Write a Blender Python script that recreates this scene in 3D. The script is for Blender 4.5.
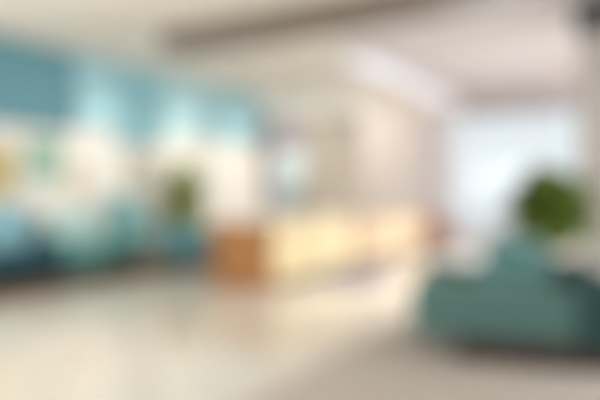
import bpy, bmesh, math, random
from mathutils import Vector, Matrix

for o in list(bpy.data.objects):
    bpy.data.objects.remove(o)
S = bpy.context.scene
COL = S.collection
rnd = random.Random(7)
PI = math.pi

# ------------------------------------------------------------------ camera
F = 577.0                       # focal length in pixels of a 600 x 400 frame
YAW = math.radians(31.2)
cam_d = bpy.data.cameras.new('camera')
cam_d.sensor_width = 36.0
cam_d.lens = 36.0 * F / 600.0
cam_d.shift_y = -10.0 / 600.0   # horizon at row 190
cam_d.clip_start = 0.05
cam = bpy.data.objects.new('camera', cam_d)
COL.objects.link(cam)
cam.location = (0, 0, 1.30)
cam.rotation_euler = (PI / 2, 0, YAW)
S.camera = cam
# the photograph is thrown far out of focus: lens focused close up
cam_d.dof.use_dof = True
cam_d.dof.focus_distance = 0.30
cam_d.dof.aperture_fstop = (cam_d.lens / 1000.0) / 0.0222
cam_d.dof.aperture_blades = 0

# ------------------------------------------------------------------ world, lights, exposure
W = bpy.data.worlds.new('world')
S.world = W
W.use_nodes = True
wn = W.node_tree.nodes
wn['Background'].inputs[0].default_value = (0.83, 0.87, 0.89, 1)
wn['Background'].inputs[1].default_value = 0.93
S.view_settings.view_transform = 'Standard'
S.view_settings.look = 'None'
S.view_settings.gamma = 1
S.view_settings.use_curve_mapping = False
S.view_settings.exposure = 0.16


def area(name, loc, rot, sx, sy, power, color, spread=180):
    l = bpy.data.lights.new(name, 'AREA')
    l.shape = 'RECTANGLE'
    l.size = sx
    l.size_y = sy
    l.spread = math.radians(spread)
    l.energy = power
    l.color = color
    o = bpy.data.objects.new(name, l)
    o.location = loc
    o.rotation_euler = rot
    COL.objects.link(o)
    return o


# front and side areas are added fill; the rear one is window daylight
area('front_fill', (-6.0, -2.6, 1.6), (math.radians(80), 0, 0), 4.2, 2.6, 325, (0.97, 0.985, 1.0))
area('side_fill', (3.7, 9.0, 1.5), (math.radians(66), 0, PI / 2), 9.0, 1.8, 330, (0.95, 0.975, 1.0), 110)
area('rear_window_daylight', (-2.6, 13.3, 1.9), (math.radians(-66), 0, 0), 2.3, 2.0, 70, (0.95, 0.98, 1.0), 120)

# ------------------------------------------------------------------ materials


def mat(name, color, rough=0.6, spec=0.5, metal=0.0, noise=0.0, scale=8.0, bump=0.0, bscale=60.0, sheen=0.0):
    m = bpy.data.materials.new(name)
    m.use_nodes = True
    nt = m.node_tree
    b = nt.nodes['Principled BSDF']
    b.inputs['Roughness'].default_value = rough
    b.inputs['Specular IOR Level'].default_value = spec
    b.inputs['Metallic'].default_value = metal
    b.inputs['Sheen Weight'].default_value = sheen
    tc = nt.nodes.new('ShaderNodeTexCoord')
    n = nt.nodes.new('ShaderNodeTexNoise')
    n.inputs['Scale'].default_value = scale
    n.inputs['Detail'].default_value = 4
    nt.links.new(tc.outputs['Object'], n.inputs['Vector'])
    r = nt.nodes.new('ShaderNodeValToRGB')
    c = Vector(color)
    r.color_ramp.elements[0].position = 0.3
    r.color_ramp.elements[1].position = 0.7
    r.color_ramp.elements[0].color = (*[max(0, v * (1 - noise)) for v in c], 1)
    r.color_ramp.elements[1].color = (*[min(1, v * (1 + noise)) for v in c], 1)
    nt.links.new(n.outputs['Fac'], r.inputs['Fac'])
    nt.links.new(r.outputs['Color'], b.inputs['Base Color'])
    if bump:
        n2 = nt.nodes.new('ShaderNodeTexNoise')
        n2.inputs['Scale'].default_value = bscale
        nt.links.new(tc.outputs['Object'], n2.inputs['Vector'])
        bp = nt.nodes.new('ShaderNodeBump')
        bp.inputs['Strength'].default_value = bump
        bp.inputs['Distance'].default_value = 0.01
        nt.links.new(n2.outputs['Fac'], bp.inputs['Height'])
        nt.links.new(bp.outputs['Normal'], b.inputs['Normal'])
    return m


def srgb(h):
    h = h.lstrip('#')
    out = []
    for i in (0, 2, 4):
        v = int(h[i:i + 2], 16) / 255
        out.append(v / 12.92 if v <= 0.04045 else ((v + 0.055) / 1.055) ** 2.4)
    return tuple(out)


def wood(name, dark, light, axis='Z', rough=0.45, scale=3.0):
    m = bpy.data.materials.new(name)
    m.use_nodes = True
    nt = m.node_tree
    b = nt.nodes['Principled BSDF']
    b.inputs['Roughness'].default_value = rough
    tc = nt.nodes.new('ShaderNodeTexCoord')
    mp = nt.nodes.new('ShaderNodeMapping')
    sc = {'X': (0.12, 1, 1), 'Y': (1, 0.12, 1), 'Z': (1, 1, 0.12)}[axis]
    mp.inputs['Scale'].default_value = sc
    n = nt.nodes.new('ShaderNodeTexNoise')
    n.inputs['Scale'].default_value = scale * 6
    n.inputs['Detail'].default_value = 6
    n.inputs['Distortion'].default_value = 1.2
    r = nt.nodes.new('ShaderNodeValToRGB')
    r.color_ramp.elements[0].position = 0.3
    r.color_ramp.elements[1].position = 0.72
    r.color_ramp.elements[0].color = (*dark, 1)
    r.color_ramp.elements[1].color = (*light, 1)
    nt.links.new(tc.outputs['Object'], mp.inputs['Vector'])
    nt.links.new(mp.outputs['Vector'], n.inputs['Vector'])
    nt.links.new(n.outputs['Fac'], r.inputs['Fac'])
    nt.links.new(r.outputs['Color'], b.inputs['Base Color'])
    return m


def emit(name, color, strength):
    m = bpy.data.materials.new(name)
    m.use_nodes = True
    b = m.node_tree.nodes['Principled BSDF']
    b.inputs['Base Color'].default_value = (*color, 1)
    b.inputs['Emission Color'].default_value = (*color, 1)
    b.inputs['Emission Strength'].default_value = strength
    return m


def glass(name, tint=(0.97, 0.99, 1.0)):
    m = bpy.data.materials.new(name)
    m.use_nodes = True
    nt = m.node_tree
    nt.nodes.remove(nt.nodes['Principled BSDF'])
    out = nt.nodes['Material Output']
    t = nt.nodes.new('ShaderNodeBsdfTransparent')
    t.inputs[0].default_value = (*tint, 1)
    g = nt.nodes.new('ShaderNodeBsdfGlossy')
    g.inputs['Roughness'].default_value = 0.03
    fr = nt.nodes.new('ShaderNodeFresnel')
    fr.inputs['IOR'].default_value = 1.25
    mx = nt.nodes.new('ShaderNodeMixShader')
    nt.links.new(fr.outputs[0], mx.inputs[0])
    nt.links.new(t.outputs[0], mx.inputs[1])
    nt.links.new(g.outputs[0], mx.inputs[2])
    nt.links.new(mx.outputs[0], out.inputs[0])
    return m


def tile_floor():
    m = bpy.data.materials.new('polished cream tile')
    m.use_nodes = True
    nt = m.node_tree
    b = nt.nodes['Principled BSDF']
    b.inputs['Roughness'].default_value = 0.11
    b.inputs['Specular IOR Level'].default_value = 0.65
    tc = nt.nodes.new('ShaderNodeTexCoord')
    br = nt.nodes.new('ShaderNodeTexBrick')
    br.offset = 0.0
    br.inputs['Scale'].default_value = 1.0
    br.inputs['Brick Width'].default_value = 0.9
    br.inputs['Row Height'].default_value = 0.9
    br.inputs['Mortar Size'].default_value = 0.004
    br.inputs['Color1'].default_value = (*srgb('#e6ded2'), 1)
    br.inputs['Color2'].default_value = (*srgb('#e2d9cc'), 1)
    br.inputs['Mortar'].default_value = (*srgb('#c8bfb2'), 1)
    n = nt.nodes.new('ShaderNodeTexNoise')
    n.inputs['Scale'].default_value = 1.6
    n.inputs['Detail'].default_value = 8
    mx = nt.nodes.new('ShaderNodeMix')
    mx.data_type = 'RGBA'
    mx.blend_type = 'MULTIPLY'
    mx.inputs[0].default_value = 0.08
    nt.links.new(tc.outputs['Object'], br.inputs['Vector'])
    nt.links.new(tc.outputs['Object'], n.inputs['Vector'])
    nt.links.new(br.outputs['Color'], mx.inputs[6])
    nt.links.new(n.outputs['Color'], mx.inputs[7])
    nt.links.new(mx.outputs[2], b.inputs['Base Color'])
    return m


M = dict(
    floor=tile_floor(),
    ceiling=mat('warm ceiling paint', srgb('#ebe5dc'), 0.9, 0.2, noise=0.01),
    bulkhead=mat('cream bulkhead paint', srgb('#f3eee6'), 0.9, 0.2, noise=0.01),
    toned_slab=mat('lavender grey toned ceiling', srgb('#d2cccf'), 0.9, 0.2, noise=0.01),
    wall=mat('white wall paint', srgb('#efebe2'), 0.85, 0.3, noise=0.01),
    backwall=mat('pinkish white wall paint', srgb('#f0e6e0'), 0.85, 0.3, noise=0.01),
    bluewall=mat('pale blue wall paint', srgb('#cfdfe0'), 0.85, 0.3, noise=0.01),
    taupe=mat('taupe wall paint', srgb('#c3b8aa'), 0.8, 0.3, noise=0.02),
    mauve=mat('mauve grey laminate', srgb('#b3a8ae'), 0.6, 0.4, noise=0.02),
    beam=wood('grey brown beam wood', srgb('#6a5f56'), srgb('#7e7267'), 'X'),
    column=mat('grey column plaster', srgb('#b5afaa'), 0.75, 0.3, noise=0.02),
    capital=mat('charcoal metal', srgb('#434246'), 0.5, 0.5, noise=0.03),
    tealdark=mat('deep teal glass', srgb('#6496a2'), 0.25, 0.5, noise=0.04, scale=1.5),
    tealpale=mat('palest teal glass', srgb('#b7dce2'), 0.25, 0.5, noise=0.04, scale=1.5),
    tealmid=mat('mid teal glass', srgb('#8bbdc7'), 0.25, 0.5, noise=0.04, scale=1.5),
    teallight=mat('pale teal glass', srgb('#a4cfd8'), 0.25, 0.5, noise=0.04, scale=1.5),
    oak=wood('orange oak veneer', srgb('#8a5a24'), srgb('#a67038'), 'Z'),
    oaklight=wood('light oak veneer', srgb('#c9ad8a'), srgb('#d4bc9c'), 'Y'),
    worktop=mat('cream stone worktop', srgb('#eadfcb'), 0.3, 0.5, noise=0.03, scale=20),
    dark=mat('dark brown lacquer', srgb('#3a2e27'), 0.5, 0.4, noise=0.05),
    walnut=wood('walnut wood', srgb('#5a3d29'), srgb('#7a5638'), 'Z'),
    glow=emit('backlit amber acrylic', (0.76, 0.62, 0.36), 0.08),
    led=emit('led diffuser', (0.84, 0.85, 0.97), 0.42),
    lampface=emit('lamp diffuser', (1.0, 0.95, 0.88), 2.5),
    sage=mat('sage teal upholstery', srgb('#52726d'), 0.9, 0.2, noise=0.08, scale=90, bump=0.25, bscale=400, sheen=0.15),
    sagecushion=mat('lighter sage teal upholstery', srgb('#58807f'), 0.9, 0.2, noise=0.08, scale=90, bump=0.25, bscale=400, sheen=0.15),
    shell=mat('dark teal upholstery', srgb('#2f4a49'), 0.9, 0.2, noise=0.08, scale=90, bump=0.25, bscale=400),
    bluegreen=mat('blue green upholstery', srgb('#74aab0'), 0.9, 0.2, noise=0.06, scale=90, bump=0.25, bscale=400),
    lightaqua=mat('light aqua upholstery', srgb('#85b9b9'), 0.9, 0.2, noise=0.06, scale=90, bump=0.25, bscale=400),
    navy=mat('slate blue upholstery', srgb('#375a64'), 0.9, 0.2, noise=0.08, scale=90, bump=0.25, bscale=400),
    sky=mat('sky blue upholstery', srgb('#8cbac6'), 0.9, 0.2, noise=0.06, scale=90, bump=0.25, bscale=400),
    aqua=mat('aqua upholstery', srgb('#6fa9a4'), 0.9, 0.2, noise=0.06, scale=90, bump=0.25, bscale=400),
    paleaqua=mat('pale aqua upholstery', srgb('#bcd8d6'), 0.9, 0.2, noise=0.05, scale=90, bump=0.25, bscale=400),
    white=mat('white lacquer', srgb('#f2efe8'), 0.35, 0.5, noise=0.01),
    metal=mat('brushed steel', srgb('#9a9a9a'), 0.35, 0.5, 1.0, noise=0.03),
    rug=mat('brown wool rug', srgb('#75604f'), 1.0, 0.1, noise=0.15, scale=60, bump=0.5, bscale=300),
    rugtaupe=mat('taupe wool rug', srgb('#bdb4ac'), 1.0, 0.1, noise=0.12, scale=60, bump=0.5, bscale=300),
    mat_=mat('lavender grey carpet', srgb('#a09aa8'), 1.0, 0.1, noise=0.12, scale=80, bump=0.4, bscale=300),
    leaf=mat('dark green leaf', srgb('#74893a'), 0.5, 0.4, noise=0.3, scale=7),
    leafolive=mat('olive green leaf', srgb('#bfc97c'), 0.55, 0.4, noise=0.3, scale=7),
    leafpale=mat('grey green leaf', srgb('#9db08e'), 0.55, 0.4, noise=0.25, scale=7),
    bark=mat('brown bark', srgb('#6b5138'), 0.9, 0.2, noise=0.2, scale=30, bump=0.6),
    soil=mat('dark soil', srgb('#3b2e24'), 1.0, 0.1, noise=0.3, scale=50, bump=0.8),
    potgrey=mat('charcoal planter', srgb('#55585a'), 0.6, 0.4, noise=0.06),
    pottaupe=mat('taupe planter', srgb('#8b857c'), 0.6, 0.4, noise=0.06),
    potwhite=mat('white ceramic', srgb('#e6e3dc'), 0.3, 0.5, noise=0.02),
    rust=mat('rust red upholstery', srgb('#a3694f'), 0.9, 0.2, noise=0.08, scale=90),
    curtain=mat('sheer pinkish curtain', srgb('#fbf8f8'), 0.9, 0.1, noise=0.02),
    glass=glass('window glass'),
    blueglass=glass('pale blue glass', (0.86, 0.94, 0.95)),
    frame=mat('white aluminium', srgb('#dfe3e6'), 0.45, 0.5, noise=0.01),
    ground=mat('pale paving', srgb('#eef0ee'), 0.9, 0.2, noise=0.04, scale=2),
)


def painting(name, base, second, third, scale):
    m = bpy.data.materials.new(name)
    m.use_nodes = True
    nt = m.node_tree
    b = nt.nodes['Principled BSDF']
    b.inputs['Roughness'].default_value = 0.7
    tc = nt.nodes.new('ShaderNodeTexCoord')
    n = nt.nodes.new('ShaderNodeTexNoise')
    n.inputs['Scale'].default_value = scale
    n.inputs['Distortion'].default_value = 1.5
    r = nt.nodes.new('ShaderNodeValToRGB')
    r.color_ramp.elements[0].position = 0.35
    r.color_ramp.elements[0].color = (*second, 1)
    r.color_ramp.elements[1].position = 0.7
    r.color_ramp.elements[1].color = (*third, 1)
    e = r.color_ramp.elements.new(0.52)
    e.color = (*base, 1)
    nt.links.new(tc.outputs['Object'], n.inputs['Vector'])
    nt.links.new(n.outputs['Fac'], r.inputs['Fac'])
    nt.links.new(r.outputs['Color'], b.inputs['Base Color'])
    return m


def make_translucent(m, share):
    nt = m.node_tree
    b = nt.nodes['Principled BSDF']
    out = nt.nodes['Material Output']
    tr = nt.nodes.new('ShaderNodeBsdfTranslucent')
    tr.inputs[0].default_value = (0.95, 0.93, 0.93, 1)
    mx = nt.nodes.new('ShaderNodeMixShader')
    mx.inputs[0].default_value = share
    nt.links.new(b.outputs[0], mx.inputs[1])
    nt.links.new(tr.outputs[0], mx.inputs[2])
    nt.links.new(mx.outputs[0], out.inputs[0])


make_translucent(M['curtain'], 0.5)

# ------------------------------------------------------------------ mesh helpers
def obj(name, bm, m, parent=None, loc=(0, 0, 0), rot=(0, 0, 0), smooth=True):
    me = bpy.data.meshes.new(name)
    bm.normal_update()
    bm.to_mesh(me)
    bm.free()
    for p in me.polygons:
        p.use_smooth = smooth
    me.materials.append(m)
    o = bpy.data.objects.new(name, me)
    COL.objects.link(o)
    o.location = loc
    o.rotation_euler = rot
    if parent is not None:
        o.parent = parent
    if smooth:
        try:
            me.set_sharp_from_angle(angle=math.radians(50))
        except Exception:
            pass
    return o


def box(bm, x0, x1, y0, y1, z0, z1, bev=0.0, seg=2, M4=None):
    t = bmesh.new()
    bmesh.ops.create_cube(t, size=1.0)
    for v in t.verts:
        v.co = Vector(((x0 + x1) / 2 + v.co.x * (x1 - x0), (y0 + y1) / 2 + v.co.y * (y1 - y0), (z0 + z1) / 2 + v.co.z * (z1 - z0)))
    if bev > 0:
        bmesh.ops.bevel(t, geom=list(t.edges), offset=bev, segments=seg, profile=0.5, affect='EDGES')
    if M4 is not None:
        t.transform(M4)
    me = bpy.data.meshes.new('tmp')
    t.to_mesh(me)
    t.free()
    bm.from_mesh(me)
    bpy.data.meshes.remove(me)
    return bm


def nb():
    return bmesh.new()


def bx(*a, **k):
    return box(nb(), *a, **k)


def cushion(x0, x1, y0, y1, z0, z1, puff=0.03, soft=0.55, n=10, M4=None):
    """a soft pillow-like block with rounded edges and a domed face"""
    bm = nb()
    bmesh.ops.create_cube(bm, size=2.0)
    bmesh.ops.subdivide_edges(bm, edges=list(bm.edges), cuts=n, use_grid_fill=True)
    c = Vector(((x0 + x1) / 2, (y0 + y1) / 2, (z0 + z1) / 2))
    h = Vector(((x1 - x0) / 2, (y1 - y0) / 2, (z1 - z0) / 2))
    rad = min(h) * soft
    for v in bm.verts:
        u = v.co.copy()
        p = Vector((u.x * h.x, u.y * h.y, u.z * h.z))
        q = Vector([max(-(h[i] - rad), min(h[i] - rad, p[i])) for i in range(3)])
        d = p - q
        if d.length > 1e-6:
            p = q + d.normalized() * rad
        k = min(range(3), key=lambda i: h[i])
        oth = [i for i in range(3) if i != k]
        dome = (1 - u[oth[0]] ** 2) * (1 - u[oth[1]] ** 2)
        p[k] += puff * dome * (1 if u[k] > 0 else -1) * (1 if abs(u[k]) > 0.99 else abs(u[k]))
        v.co = c + p
    if M4 is not None:
        bm.transform(M4)
    return bm


def lathe(prof, seg=32, bm=None, loc=(0, 0, 0)):
    bm = bm or nb()
    rings = []
    for r, z in prof:
        rings.append([bm.verts.new((loc[0] + r * math.cos(2 * PI * i / seg), loc[1] + r * math.sin(2 * PI * i / seg), loc[2] + z)) for i in range(seg)])
    for a, b in zip(rings, rings[1:]):
        for i in range(seg):
            bm.faces.new((a[i], a[(i + 1) % seg], b[(i + 1) % seg], b[i]))
    bm.faces.new(list(reversed(rings[0])))
    bm.faces.new(rings[-1])
    return bm


def tube(p0, p1, r0, r1=None, seg=12, bm=None):
    bm = bm or nb()
    r1 = r0 if r1 is None else r1
    p0, p1 = Vector(p0), Vector(p1)
    d = (p1 - p0).normalized()
    a = d.orthogonal().normalized()
    b = d.cross(a)
    R = []
    for p, r in ((p0, r0), (p1, r1)):
        R.append([bm.verts.new(p + (a * math.cos(2 * PI * i / seg) + b * math.sin(2 * PI * i / seg)) * r) for i in range(seg)])
    for i in range(seg):
        bm.faces.new((R[0][i], R[0][(i + 1) % seg], R[1][(i + 1) % seg], R[1][i]))
    bm.faces.new(list(reversed(R[0])))
    bm.faces.new(R[1])
    return bm


def leg_bm(p0, p1, r0, r1, seg=12):
    bm = nb()
    A, B = Vector(p0), Vector(p1)
    Rr = []
    for p, r in ((A, r0), (B, r1)):
        Rr.append([bm.verts.new(p + Vector((math.cos(2 * PI * i / seg) * r, math.sin(2 * PI * i / seg) * r, 0))) for i in range(seg)])
    for i in range(seg):
        bm.faces.new((Rr[0][i], Rr[0][(i + 1) % seg], Rr[1][(i + 1) % seg], Rr[1][i]))
    bm.faces.new(list(reversed(Rr[0])))
    bm.faces.new(Rr[1])
    bmesh.ops.recalc_face_normals(bm, faces=list(bm.faces))
    return bm


def prism(pts, y0, y1, bm=None, bev=0.0):
    """extrude an (x, z) outline along y"""
    bm = bm or nb()
    a = [bm.verts.new((x, y0, z)) for x, z in pts]
    b = [bm.verts.new((x, y1, z)) for x, z in pts]
    bm.faces.new(a)
    bm.faces.new(list(reversed(b)))
    n = len(pts)
    for i in range(n):
        bm.faces.new((a[(i + 1) % n], a[i], b[i], b[(i + 1) % n]))
    if bev:
        bmesh.ops.bevel(bm, geom=list(bm.edges), offset=bev, segments=3, profile=0.5, affect='EDGES')
    bmesh.ops.recalc_face_normals(bm, faces=list(bm.faces))
    return bm


def tag(o, label, cat, group=None, kind=None):
    o['label'] = label
    o['category'] = cat
    if group:
        o['group'] = group
    if kind:
        o['kind'] = kind
    return o


def thing(name, label, cat, loc=(0, 0, 0), rz=0, group=None):
    o = bpy.data.objects.new(name, None)
    o.empty_display_size = 0.1
    COL.objects.link(o)
    o.location = loc
    o.rotation_euler = (0, 0, rz)
    return tag(o, label, cat, group)


def struct(name, bm, m, label=None, parent=None, smooth=False):
    o = obj(name, bm, m, parent, smooth=smooth)
    o['kind'] = 'structure'
    if label:
        o['label'] = label
        o['category'] = name.split('_')[0]
    return o


def copy_tree(o, parent=None):
    c = o.copy()
    COL.objects.link(c)
    if parent is not None:
        c.parent = parent
    for ch in list(o.children):
        copy_tree(ch, c)
    return c


# ------------------------------------------------------------------ the room
XL, XR, YF, YB, H = -8.2, 3.9, -2.8, 14.0, 3.55
YP = 11.7                                   # taupe partition
struct('floor', bx(XL - 0.2, XR + 0.2, YF - 0.2, YB + 0.2, -0.2, 0), M['floor'], 'polished cream tile floor of the lobby')
struct('ceiling', bx(XL - 0.2, XR + 0.2, YF - 0.2, YB + 0.2, H, H + 0.2), M['ceiling'], 'warm off-white lobby ceiling')
struct('wall_left', bx(XL - 0.2, XL, YF - 0.2, YP, 0, H), M['wall'], 'white wall with the teal panels and pictures')
struct('wall_corridor', bx(XL - 0.2, XL, YP, YB + 0.2, 0, H), M['bluewall'], 'pale blue wall beyond the doorway')

# back wall with the window opening
WX0, WX1, WZ0, WZ1 = -4.35, -1.30, 0.12, 3.12
b = bx(XL, WX0, YB, YB + 0.2, 0, H)
box(b, WX1, XR, YB, YB + 0.2, 0, H)
box(b, WX0, WX1, YB, YB + 0.2, 0, WZ0)
box(b, WX0, WX1, YB, YB + 0.2, WZ1, H)
struct('wall_back', b, M['backwall'], 'pinkish white rear wall around the tall window')

# window: frame, mullions, panes
w = bpy.data.objects.new('window_1', None)
COL.objects.link(w)
w['kind'] = 'structure'
w['label'] = 'tall bright window in the rear wall'
w['category'] = 'window'
w.location = ((WX0 + WX1) / 2, YB + 0.08, WZ0)
ww, wh = WX1 - WX0, WZ1 - WZ0
b = bx(-ww / 2, ww / 2, -0.04, 0.04, 0, 0.06)
box(b, -ww / 2, ww / 2, -0.04, 0.04, wh - 0.06, wh)
box(b, -ww / 2, -ww / 2 + 0.06, -0.04, 0.04, 0.06, wh - 0.06)
box(b, ww / 2 - 0.06, ww / 2, -0.04, 0.04, 0.06, wh - 0.06)
obj('window_frame', b, M['frame'], w, smooth=False)
for i in (1, 2):
    x = -ww / 2 + ww * i / 3
    obj('mullion', bx(x - 0.025, x + 0.025, -0.035, 0.035, 0.06, wh - 0.06), M['frame'], w, smooth=False)
for i in range(3):
    xa = -ww / 2 + ww * i / 3 + 0.03
    xb = -ww / 2 + ww * (i + 1) / 3 - 0.03
    obj('pane', bx(xa, xb, -0.006, 0.006, 0.06, wh - 0.06), M['glass'], w, smooth=False)

# mauve pelmet over the window
o = obj('window_pelmet', bx(WX0 + 0.45, WX1 + 0.05, YB - 0.24, YB - 0.005, 3.04, 3.30, bev=0.01), M['mauve'])
tag(o, 'mauve grey pelmet box above the bright rear window', 'pelmet', kind='thing')

# unseen right and front walls, openings added to let fill light in
b = bx(XR, XR + 0.2, YF - 0.2, YB, 0, 0.4)
box(b, XR, XR + 0.2, YF - 0.2, YB, 3.1, H)
for y in (-3.0, 0.4, 3.8, 7.2, 10.6, 13.6):
    box(b, XR, XR + 0.2, y, y + 0.4, 0.4, 3.1)
struct('wall_right', b, M['wall'], 'unseen white side wall with openings added to let light in')
b = bx(XL - 0.2, XR + 0.2, YF - 0.2, YF, 3.1, H)
for x in (XL - 0.2, -5.3, -2.2, 0.9, XR - 0.2):
    box(b, x, x + 0.3, YF - 0.2, YF, 0, 3.1)
struct('wall_front', b, M['wall'], 'unseen front wall with openings added to let light in')

# taupe partition with the doorway
DX0, DX1, DH = -8.05, -6.95, 2.26
b = bx(XL, DX0 - 0.05, YP, YP + 0.25, 0, 3.0)
box(b, DX1 + 0.05, -5.55, YP, YP + 0.25, 0, 3.0)
box(b, DX0 - 0.05, DX1 + 0.05, YP, YP + 0.25, DH + 0.05, 3.0)
struct('wall_partition', b, M['taupe'], 'taupe partition wall with a doorway behind the reception counter')
struct('trim_1', bx(XL, -5.55, YP - 0.06, YP + 0.31, 3.0, H), M['bulkhead'], 'cream bulkhead above the taupe partition')
b = bx(DX0 - 0.09, DX0, YP - 0.03, YP + 0.28, 0, DH)
box(b, DX1, DX1 + 0.09, YP - 0.03, YP + 0.28, 0, DH)
box(b, DX0 - 0.09, DX1 + 0.09, YP - 0.03, YP + 0.28, DH, DH + 0.6)
struct('door_1', b, M['mauve'], 'mauve grey door surround in the taupe partition')
struct('baseboard_left', bx(XL, XL + 0.02, YF, YP, 0, 0.1), M['white'], 'white skirting along the panelled wall')
struct('exterior_ground', bx(-40, 40, YB + 0.25, 60, -0.3, -0.1), M['ground'], 'pale paving outside the window')

# brown beam under the ceiling
o = obj('ceiling_beam', bx(-5.95, XR, 5.95, 6.55, 3.30, H, bev=0.008), M['beam'], smooth=False)
o['kind'] = 'structure'
tag(o, 'dark grey brown wooden beam across the ceiling', 'beam')

struct('trim_3', bx(-3.90, XR, 6.56, YB, H - 0.03, H), M['toned_slab'], 'added pale lavender grey slab dimming the ceiling between the linear light and the window')  # added slab, its greyer colour tones down the over-bright right ceiling

# column at the right
struct('column', bx(-0.72, -0.10, 7.5, 8.1, 0, 3.14), M['column'], 'grey square column behind the potted shrub')
o = struct('trim_2', bx(-0.76, -0.06, 7.46, 8.14, 3.14, H - 0.03), M['capital'], 'charcoal head of the grey column')

# ------------------------------------------------------------------ linear ceiling light above the counter
t = thing('linear_ceiling_light', 'long pale linear light on the ceiling above the reception counters', 'ceiling light', (-4.2, 11.6, H))
b = bx(-0.28, 0.28, -3.0, -2.94, -0.10, 0)
box(b, -0.28, 0.28, 2.94, 3.0, -0.10, 0)
box(b, -0.28, -0.25, -2.94, 2.94, -0.10, 0)
box(b, 0.25, 0.28, -2.94, 2.94, -0.10, 0)
obj('housing', b, M['frame'], t, smooth=False)
obj('diffuser', bx(-0.25, 0.25, -2.94, 2.94, -0.085, -0.06), M['led'], t, smooth=False)

# recessed downlights that wash the left wall
def downlight(y, power, label, x=-7.25, aim=None, spread=60):
    t = thing('recessed_downlight', label, 'downlight', (x, y, H), 0, 'recessed ceiling downlights')
    prof = [(0.058, 0.0), (0.058, -0.012), (0.085, -0.012), (0.085, 0.0)]
    bm = nb()
    seg = 24
    rings = [[bm.verts.new((r * math.cos(2 * PI * i / seg), r * math.sin(2 * PI * i / seg), z)) for i in range(seg)] for r, z in prof]
    for a in range(4):
        c, d = rings[a], rings[(a + 1) % 4]
        for i in range(seg):
            bm.faces.new((c[i], c[(i + 1) % seg], d[(i + 1) % seg], d[i]))
    bmesh.ops.recalc_face_normals(bm, faces=list(bm.faces))
    ring = obj('ring', bm, M['white'], t)
    obj('lens', lathe([(0.057, -0.007), (0.057, -0.001)], 24), M['lampface'], ring)
    l = bpy.data.lights.new('downlight_lamp', 'SPOT')
    l.energy = power
    l.spot_size = math.radians(spread)
    l.spot_blend = 0.8
    l.color = (1.0, 0.95, 0.86)
    l.shadow_soft_size = 0.06
    lo = bpy.data.objects.new('downlight_lamp', l)
    COL.objects.link(lo)
    lo.parent = t
    lo.location = (0, 0, -0.04)
    lo.rotation_euler = aim or (0, math.radians(28), 0)


downlight(6.75, 55, 'round downlight over the pale panel and aqua loveseat')
downlight(8.75, 75, 'round downlight over the low armchair')
downlight(10.4, 85, 'round downlight nearest the taupe doorway')

downlight(9.6, 100, 'added round downlight brightening the taupe partition, left of the linear light', x=-6.6, aim=(math.radians(42), 0, math.radians(8)), spread=85)  # added spot to brighten the partition and bulkhead

downlight(7.0, 170, 'added round downlight hidden behind the wooden beam, brightening the floor before the counter', x=-3.1, aim=(0, 0, 0), spread=80)  # added spot, hidden by the beam, for a light pool before the counter

# added fill lamp that brightens the corridor behind the partition
t = thing('corridor_fill_lamp', 'added round ceiling lamp brightening the corridor behind the partition', 'ceiling light', (-7.3, 12.85, H))
obj('rim', lathe([(0.20, -0.05), (0.21, -0.04), (0.21, 0.0)], 32), M['white'], t)
obj('diffuser', lathe([(0.10, -0.075), (0.185, -0.055), (0.19, -0.045)], 32), M['lampface'], t)
l = bpy.data.lights.new('corridor_fill', 'POINT')
l.energy = 40
l.color = (1.0, 0.97, 0.92)
l.shadow_soft_size = 0.15
lo = bpy.data.objects.new('corridor_fill', l)
COL.objects.link(lo)
lo.parent = t
lo.location = (0, 0, -0.25)

# ------------------------------------------------------------------ teal panels on the upper left wall
for y0, y1, z0, m, lab in (
        (3.2, 6.2, 2.27, 'tealdark', 'deep teal panel high on the wall, widest and darkest of the row'),
        (6.23, 7.1, 2.40, 'teallight', 'narrow pale teal panel above the aqua loveseat'),
        (7.13, 8.2, 2.14, 'tealmid', 'mid teal panel hanging lowest, above the wing chair'),
        (8.23, 9.4, 2.42, 'tealpale', 'pale teal panel above the olive plant'),
        (9.43, 11.55, 2.40, 'teallight', 'light teal panel at the doorway end of the row')):
    t = thing('teal_panel', lab, 'wall panel', (XL + 0.021, (y0 + y1) / 2, z0), 0, 'teal panels along the left wall')
    hw = (y1 - y0) / 2
    obj('face', bx(0.02, 0.09, -hw, hw, 0, H - 0.02 - z0, bev=0.008), M[m], t, smooth=False)
    obj('batten', bx(0.0, 0.02, -hw + 0.1, hw - 0.1, 0.1, H - 0.1 - z0), M['white'], t, smooth=False)


# ------------------------------------------------------------------ pictures on the left wall
def picture(name, label, y0, y1, z0, z1, art, fr):
    t = thing(name, label, 'picture', (XL, (y0 + y1) / 2, z0), 0, 'pictures on the left wall')
    hw, h = (y1 - y0) / 2, z1 - z0
    b = bx(0.0, 0.035, -hw, hw, 0, 0.03)
    box(b, 0.0, 0.035, -hw, hw, h - 0.03, h)
    box(b, 0.0, 0.035, -hw, -hw + 0.03, 0.03, h - 0.03)
    box(b, 0.0, 0.035, hw - 0.03, hw, 0.03, h - 0.03)
    obj('picture_frame', b, fr, t, smooth=False)
    obj('canvas', bx(0.004, 0.022, -hw + 0.03, hw - 0.03, 0.03, h - 0.03), art, t, smooth=False)


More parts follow.
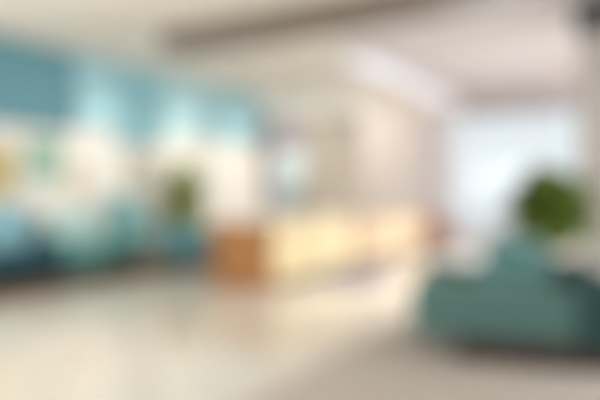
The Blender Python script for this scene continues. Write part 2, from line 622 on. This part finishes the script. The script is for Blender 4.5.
picture('framed_picture', 'ochre yellow framed picture above the slate sofa next to the mint green one', 4.55, 5.25, 1.20, 1.95,
        painting('ochre abstract', srgb('#c6b67c'), srgb('#ab9a5a'), srgb('#d8cc9c'), 3), M['oaklight'])
picture('framed_picture', 'mint green picture in a white frame above the slate sofa', 5.36, 6.06, 1.40, 2.17,
        painting('mint abstract', srgb('#9fc0ac'), srgb('#8fb5a0'), srgb('#b2cdb8'), 3), M['white'])
picture('framed_picture', 'small tan picture beside the mint green one', 6.18, 6.46, 1.22, 1.72,
        painting('tan abstract', srgb('#e6d4b4'), srgb('#d8c19c'), srgb('#efe2cb'), 3), M['oaklight'])
picture('framed_picture', 'large beige grey canvas under the lowest teal panel', 7.25, 8.22, 1.22, 2.06,
        painting('beige abstract', srgb('#d2cabb'), srgb('#bfb6a6'), srgb('#ded8cc'), 2), M['white'])


# ------------------------------------------------------------------ sofas
def sofa(name, label, cat, loc, rz, wid, dep, frame_m, seat_m, back_m, leg_m, n=2, arm_w=0.2, arm_h=0.6, back_h=0.85,
         seat_h=0.44, base_z=0.14, cushion_h=None, plinth=False):
    """sits facing local +x, width along y, origin on the floor at its centre"""
    t = thing(name, label, cat, loc, rz)
    d, h = dep / 2, wid / 2
    obj('frame', bx(-d, d - 0.03, -h + arm_w * 0.5, h - arm_w * 0.5, base_z, 0.30, bev=0.02), frame_m, t)
    obj('backrest', prism([(-d, base_z), (-d + 0.24, base_z), (-d + 0.20, back_h), (-d + 0.02, back_h)], -h + arm_w, h - arm_w, bev=0.025), frame_m, t)
    for s in (-1, 1):
        y0, y1 = (-h, -h + arm_w) if s < 0 else (h - arm_w, h)
        obj('armrest', bx(-d, d, y0, y1, base_z, arm_h, bev=0.045, seg=4), frame_m, t)
    cw = (wid - 2 * arm_w) / n
    ch = cushion_h or back_h + 0.06
    for i in range(n):
        y0 = -h + arm_w + i * cw + 0.006
        obj('seat_cushion', cushion(-d + 0.20, d + 0.01, y0, y0 + cw - 0.012, 0.29, seat_h, 0.02), seat_m, t)
        L = ch - seat_h + 0.02
        Mx = Matrix.Translation((-d + 0.33, 0, seat_h - 0.02)) @ Matrix.Rotation(math.radians(-12), 4, 'Y')
        obj('back_cushion', cushion(-0.10, 0.11, y0, y0 + cw - 0.012, 0, L, 0.035, M4=Mx), back_m, t)
    for sx in (-1, 1):
        for sy in (-1, 1):
            px, py = sx * (d - 0.1), sy * (h - 0.1)
            obj('leg', leg_bm((px, py, base_z + 0.01), (px + sx * 0.015, py + sy * 0.015, 0), 0.028, 0.018), leg_m, t)
    return t


# the big sage lounge chair in the foreground right: facing -x, a dark shell behind
def lounge_chair(loc, rz):
    t = thing('lounge_chair', 'large sage teal lounge chair standing alone in front of the shrub', 'armchair', loc, rz)
    d, h, a = 0.72, 0.66, 0.22
    obj('frame', bx(-d + 0.2, d - 0.03, -h + 0.1, h - 0.1, 0.18, 0.28, bev=0.02), M['sage'], t)
    obj('plinth', bx(-d + 0.02, d - 0.34, -h + 0.05, h - 0.05, 0.0, 0.195), M['dark'], t, smooth=False)  # dark plinth enlarged to stand in for the shadow under the chair
    k = obj('backrest', prism([(-d, 0.17), (-d + 0.30, 0.17), (-d + 0.30, 0.655), (-d + 0.02, 0.655)], -h, h, bev=0.04), M['shell'], t)
    k['label'] = 'dark teal outer back shell'
    for s in (-1, 1):
        y0, y1 = (-h, -h + a) if s < 0 else (h - a, h)
        obj('armrest', bx(-d + 0.24, d, y0 + 0.012, y1 - 0.012, 0.19, 0.59, bev=0.045, seg=4), M['sage'], t)
    obj('seat_cushion', cushion(-d + 0.22, d + 0.01, -h + a + 0.006, h - a - 0.006, 0.27, 0.46, 0.02), M['sage'], t)
    Mx = Matrix.Translation((-d + 0.72, 0, 0.44)) @ Matrix.Rotation(math.radians(-10), 4, 'Y')
    obj('back_cushion', cushion(-0.24, 0.22, -h + a + 0.006, h - a - 0.006, 0, 0.45, 0.03, soft=0.32, M4=Mx), M['sagecushion'], t)


lounge_chair((-1.01, 5.0, 0.012), PI + math.radians(14))
o = obj('area_rug', bx(-2.1, 1.6, 2.1, 5.95, 0.0, 0.012, bev=0.004), M['rugtaupe'], smooth=False)
tag(o, 'large pale taupe rug beneath the sage lounge chair', 'rug')
# slate blue sofa on the left with sky blue cushions
sofa('long_sofa', 'slate blue sofa with sky blue back cushions under the yellow picture', 'sofa', (-7.65, 4.20, 0.012), 0, 2.3, 0.92,
     M['navy'], M['navy'], M['sky'], M['walnut'], n=3, arm_w=0.16, arm_h=0.58, back_h=0.90, seat_h=0.45, base_z=0.12, cushion_h=1.06)
sofa('loveseat', 'aqua loveseat with pale aqua back cushions beside the slate sofa', 'sofa', (-7.65, 6.03, 0.012), 0, 1.30, 0.92,
     M['aqua'], M['aqua'], M['paleaqua'], M['walnut'], n=2, arm_w=0.13, arm_h=0.56, back_h=0.80, seat_h=0.45, base_z=0.12, cushion_h=0.92)


# wing chair
def wing_chair(loc, rz):
    t = thing('wing_chair', 'tall aqua wing chair beside the loveseat', 'armchair', loc, rz)
    obj('frame', bx(-0.34, 0.36, -0.30, 0.30, 0.16, 0.32, bev=0.02), M['lightaqua'], t)
    obj('backrest', prism([(-0.40, 0.18), (-0.22, 0.18), (-0.34, 1.20), (-0.47, 1.20)], -0.36, 0.36, bev=0.035), M['lightaqua'], t)
    for s in (-1, 1):
        y0, y1 = (-0.42, -0.31) if s < 0 else (0.31, 0.42)
        obj('armrest', prism([(-0.36, 0.16), (0.36, 0.16), (0.37, 0.56), (0.30, 0.62), (-0.10, 0.64), (-0.24, 0.80), (-0.27, 1.10), (-0.40, 1.17)], y0, y1, bev=0.02), M['lightaqua'], t)
    obj('seat_cushion', cushion(-0.24, 0.37, -0.30, 0.30, 0.31, 0.46, 0.02), M['lightaqua'], t)
    for sx in (-1, 1):
        for sy in (-1, 1):
            obj('leg', leg_bm((sx * 0.28, sy * 0.30, 0.17), (sx * 0.32, sy * 0.33, 0), 0.024, 0.015), M['walnut'], t)


wing_chair((-7.60, 7.33, 0.012), math.radians(26))


def low_armchair(loc, rz):
    t = thing('low_armchair', 'low blue green armchair in front of the olive plant', 'armchair', loc, rz)
    obj('frame', bx(-0.33, 0.34, -0.28, 0.28, 0.14, 0.30, bev=0.02), M['bluegreen'], t)
    obj('backrest', prism([(-0.38, 0.16), (-0.20, 0.16), (-0.26, 0.66), (-0.41, 0.66)], -0.36, 0.36, bev=0.035), M['bluegreen'], t)
    for s in (-1, 1):
        y0, y1 = (-0.40, -0.28) if s < 0 else (0.28, 0.40)
        obj('armrest', bx(-0.32, 0.36, y0, y1, 0.14, 0.56, bev=0.03, seg=3), M['bluegreen'], t)
    obj('seat_cushion', cushion(-0.22, 0.36, -0.275, 0.275, 0.29, 0.45, 0.02), M['bluegreen'], t)
    for sx in (-1, 1):
        for sy in (-1, 1):
            obj('leg', leg_bm((sx * 0.26, sy * 0.28, 0.15), (sx * 0.29, sy * 0.31, 0), 0.022, 0.015), M['walnut'], t)


low_armchair((-6.72, 7.62, 0.012), math.radians(-20))

# brown rug below the left seating
o = obj('rug', bx(-8.02, -6.35, 2.9, 8.15, 0.0, 0.012, bev=0.004), M['rug'], smooth=False)
tag(o, 'long dark brown rug under the sofas along the left wall', 'rug')
# grey mat before the counter
o = obj('floor_mat', bx(-3.98, -3.25, 6.85, 8.55, 0.0, 0.010, bev=0.003), M['mat_'], smooth=False)
tag(o, 'lavender grey mat on the floor before the glowing counter', 'mat')

# small wooden side table between loveseat and wing chair
t = thing('side_table', 'small tan wooden side table between the loveseat and the wing chair', 'side table', (-6.85, 6.72, 0.012))
obj('tabletop', lathe([(0.0, 0.43), (0.20, 0.43), (0.21, 0.44), (0.21, 0.455), (0.20, 0.46), (0.0, 0.46)][1:5], 32), M['oaklight'], t)
for k in range(3):
    a = k * 2 * PI / 3 + 0.4
    obj('leg', leg_bm((0.10 * math.cos(a), 0.10 * math.sin(a), 0.435), (0.19 * math.cos(a), 0.19 * math.sin(a), 0), 0.016, 0.011), M['oaklight'], t)


# ------------------------------------------------------------------ plants
def leaf_mesh(bm, p, d, up, L, Wd):
    d = d.normalized()
    s = d.cross(up)
    if s.length < 1e-3:
        s = d.orthogonal()
    s.normalize()
    n = s.cross(d)
    pts = []
    for k, wv, dz in ((0, 0.08, 0), (0.3, 0.9, 0.06), (0.6, 0.85, 0.05), (0.85, 0.4, -0.03), (1.0, 0.02, -0.12)):
        c = p + d * (L * k) + n * (L * dz)
        pts.append((bm.verts.new(c - s * Wd * wv * 0.5 + n * (Wd * wv * 0.12)), bm.verts.new(c), bm.verts.new(c + s * Wd * wv * 0.5 + n * (Wd * wv * 0.12))))
    for a, b in zip(pts, pts[1:]):
        bm.faces.new((a[0], a[1], b[1], b[0]))
        bm.faces.new((a[1], a[2], b[2], b[1]))


def plant(name, label, loc, pot_prof, pot_m, centre_z, rx, rz, count, L, Wd, leaf_m, rot=0):
    t = thing(name, label, 'plant', loc, rot)
    pot = obj('pot', lathe(pot_prof, 36), pot_m, t)
    top = pot_prof[-2][1]
    rr = max(r for r, z in pot_prof) * 0.86
    obj('soil', lathe([(rr, top - 0.05), (rr, top - 0.01)], 24), M['soil'], pot)
    bs = nb()
    bl = nb()
    tips = []
    for k in range(14):
        a = k * 2.399
        q = 0.15 + 0.75 * ((k + 0.5) / 14) ** 0.5
        zt = centre_z + rz * (0.9 - 1.1 * q + rnd.uniform(-.2, .3))
        tip = Vector((rx * 0.8 * q * math.cos(a), rx * 0.8 * q * math.sin(a), zt))
        base = Vector((0.03 * math.cos(a), 0.03 * math.sin(a), top - 0.03))
        mid = (base + tip) / 2 + Vector((-0.03 * math.cos(a), -0.03 * math.sin(a), 0.05))
        tube(base, mid, 0.012, 0.009, 7, bs)
        tube(mid, tip, 0.009, 0.004, 7, bs)
        tips.append(tip)
    for k in range(count):
        while True:
            u = Vector((rnd.uniform(-1, 1), rnd.uniform(-1, 1), rnd.uniform(-1, 1)))
            if 0.25 < u.length < 1:
                break
        lump = 1 + 0.12 * math.sin(5 * u.x + 3 * u.z) * math.cos(4 * u.y)
        p = Vector((u.x * rx * lump, u.y * rx * lump, centre_z + u.z * rz * lump))
        d = Vector((u.x, u.y, u.z * 0.6 + 0.25)) + Vector((rnd.uniform(-.5, .5), rnd.uniform(-.5, .5), rnd.uniform(-.4, .4)))
        leaf_mesh(bl, p, d, Vector((0, 0, 1)), L * rnd.uniform(.7, 1.2), Wd * rnd.uniform(.75, 1.2))
    obj('stems', bs, M['bark'], t)
    obj('foliage', bl, leaf_m, t)
    return t


plant('potted_shrub', 'bushy dark green shrub in a taupe pot behind the large sage sofa', (-0.94, 6.85, 0),
      [(0.17, 0), (0.19, 0.02), (0.245, 0.50), (0.255, 0.55), (0.235, 0.55)], M['pottaupe'], 1.08, 0.39, 0.40, 1500, 0.15, 0.09, M['leaf'])
plant('potted_plant', 'upright olive green plant in a charcoal pot behind the low armchair', (-7.68, 8.45, 0),
      [(0.16, 0), (0.17, 0.02), (0.21, 0.40), (0.22, 0.44), (0.20, 0.44)], M['potgrey'], 1.14, 0.27, 0.62, 1700, 0.17, 0.09, M['leafolive'])
plant('corridor_plant', 'soft grey green plant on the floor beyond the doorway', (-7.55, 12.75, 0),
      [(0.14, 0), (0.15, 0.02), (0.19, 0.40), (0.20, 0.44), (0.18, 0.44)], M['potwhite'], 0.98, 0.28, 0.42, 500, 0.15, 0.06, M['leafpale'])

# dark bin beside the counter
t = thing('waste_bin', 'charcoal waste bin standing next to the oak end of the counter', 'bin', (-6.05, 7.35, 0))
obj('body', lathe([(0.14, 0), (0.15, 0.02), (0.18, 0.52), (0.185, 0.55)], 32), M['potgrey'], t)
obj('rim', lathe([(0.19, 0.545), (0.195, 0.56), (0.19, 0.58), (0.12, 0.585)], 32), M['capital'], t)

# ------------------------------------------------------------------ reception counters
CX0, CX1, CY0, CY1 = -5.10, -4.14, 6.12, 8.62
t = thing('reception_counter', 'reception counter with glowing amber front and orange oak end', 'counter', ((CX0 + CX1) / 2, (CY0 + CY1) / 2, 0))
hx, hy = (CX1 - CX0) / 2, (CY1 - CY0) / 2
obj('plinth', bx(-hx + 0.08, hx - 0.08, -hy + 0.08, hy - 0.08, 0, 0.09), M['dark'], t, smooth=False)
for s in (-1, 1):
    y0, y1 = (-hy, -hy + 0.06) if s < 0 else (hy - 0.06, hy)
    obj('end_panel', bx(-hx, hx, y0, y1, 0.015, 0.875, bev=0.006), M['oak'], t, smooth=False)
obj('back_panel', bx(-hx + 0.02, -hx + 0.05, -hy + 0.06, hy - 0.06, 0.09, 0.86), M['oak'], t, smooth=False)
g = obj('light_panel', bx(hx - 0.05, hx - 0.015, -hy + 0.06, hy - 0.06, 0.10, 0.86), M['glow'], t, smooth=False)
g['label'] = 'glowing amber front panel'
for k in range(1, 4):
    y = -hy + (2 * hy) * k / 4
    obj('divider', bx(hx - 0.018, hx - 0.006, y - 0.008, y + 0.008, 0.10, 0.86), M['oaklight'], g, smooth=False)
obj('worktop', bx(-hx - 0.02, hx + 0.03, -hy - 0.01, hy + 0.01, 0.875, 0.91, bev=0.008), M['worktop'], t, smooth=False)

EY0, EY1 = 8.74, 12.0
t = thing('timber_counter', 'pale oak counter continuing beyond the glowing one towards the window', 'counter', ((CX0 + CX1) / 2, (EY0 + EY1) / 2, 0))
hy = (EY1 - EY0) / 2
obj('plinth', bx(-hx + 0.08, hx - 0.08, -hy + 0.04, hy - 0.08, 0, 0.09), M['dark'], t, smooth=False)
obj('carcass', bx(-hx, hx - 0.03, -hy, hy, 0.09, 0.76, bev=0.006), M['oaklight'], t, smooth=False)
for k in range(3):
    y0 = -hy + 0.02 + k * (2 * hy - 0.04) / 3
    y1 = y0 + (2 * hy - 0.04) / 3 - 0.02
    f = obj('front_panel', bx(hx - 0.03, hx - 0.005, y0, y1, 0.11, 0.74, bev=0.004), M['oaklight'], t, smooth=False)
    obj('handle', bx(hx - 0.006, hx + 0.012, (y0 + y1) / 2 - 0.09, (y0 + y1) / 2 + 0.09, 0.66, 0.675, bev=0.003), M['metal'], f, smooth=False)
obj('worktop', bx(-hx - 0.02, hx + 0.02, -hy + 0.0, hy + 0.02, 0.76, 0.80, bev=0.006), M['oaklight'], t, smooth=False)

# ------------------------------------------------------------------ cafe corner by the window
def cafe_table(loc):
    t = thing('cafe_table', 'low round wooden table by the rear window', 'table', loc)
    obj('tabletop', lathe([(0.40, 0.52), (0.42, 0.53), (0.42, 0.55), (0.40, 0.56)], 40), M['walnut'], t)
    obj('pedestal', lathe([(0.045, 0.03), (0.03, 0.12), (0.03, 0.44), (0.06, 0.52)], 20), M['metal'], t)
    obj('base', lathe([(0.24, 0), (0.24, 0.015), (0.06, 0.035)], 32), M['metal'], t)


def tub_chair(loc, rz):
    t = thing('tub_chair', '', 'chair', loc, rz, 'rust tub chairs by the rear window')
    obj('seat', cushion(-0.26, 0.28, -0.26, 0.26, 0.28, 0.44, 0.02), M['rust'], t)
    bm = nb()
    seg = 18
    rows = []
    for i in range(seg + 1):
        a = math.radians(75) + math.radians(210) * i / seg
        hgt = 0.60 + 0.16 * math.sin(PI * i / seg)
        ro, ri = 0.36, 0.29
        rows.append([bm.verts.new((ro * math.cos(a), ro * math.sin(a), 0.24)), bm.verts.new((ro * 1.05 * math.cos(a), ro * 1.05 * math.sin(a), hgt)),
                     bm.verts.new((ri * 1.05 * math.cos(a), ri * 1.05 * math.sin(a), hgt)), bm.verts.new((ri * math.cos(a), ri * math.sin(a), 0.24))])
    for a, b in zip(rows, rows[1:]):
        for k in range(4):
            bm.faces.new((a[k], a[(k + 1) % 4], b[(k + 1) % 4], b[k]))
    bm.faces.new(rows[0])
    bm.faces.new(list(reversed(rows[-1])))
    bmesh.ops.recalc_face_normals(bm, faces=list(bm.faces))
    obj('backrest', bm, M['rust'], t)
    for sx in (-1, 1):
        for sy in (-1, 1):
            obj('leg', leg_bm((sx * 0.2, sy * 0.2, 0.30), (sx * 0.25, sy * 0.25, 0), 0.018, 0.012), M['walnut'], t)
    return t


cafe_table((-3.05, 12.55, 0))
c = tub_chair((-3.85, 12.35, 0), 0.2)
c['label'] = 'rust red tub chair between the pale oak counter and the round table'
c2 = copy_tree(c)
c2.location = (-2.25, 12.75, 0)
c2.rotation_euler = (0, 0, PI - 0.2)
c2['label'] = 'rust red tub chair on the far side of the round table'

# sheer curtain at the left edge of the window
bm = nb()
rows = []
N = 60
for i in range(N + 1):
    u = i / N
    x = -5.05 + 1.05 * u
    y = YB - 0.10 + 0.018 * math.sin(u * PI * 14)
    rows.append((bm.verts.new((x, y, 0.03)), bm.verts.new((x, y, 1.6)), bm.verts.new((x, y, 3.16))))
for a, b2 in zip(rows, rows[1:]):
    bm.faces.new((a[0], b2[0], b2[1], a[1]))
    bm.faces.new((a[1], b2[1], b2[2], a[2]))
bmesh.ops.solidify(bm, geom=list(bm.faces), thickness=0.004)
o = obj('curtain', bm, M['curtain'])
tag(o, 'pale pinkish curtain hanging beside the rear window', 'curtain')
o = obj('curtain_rod', tube((-5.15, YB - 0.10, 3.18), (-3.92, YB - 0.10, 3.18), 0.012), M['metal'])
tag(o, 'thin steel rod carrying the pinkish curtain', 'curtain rod')
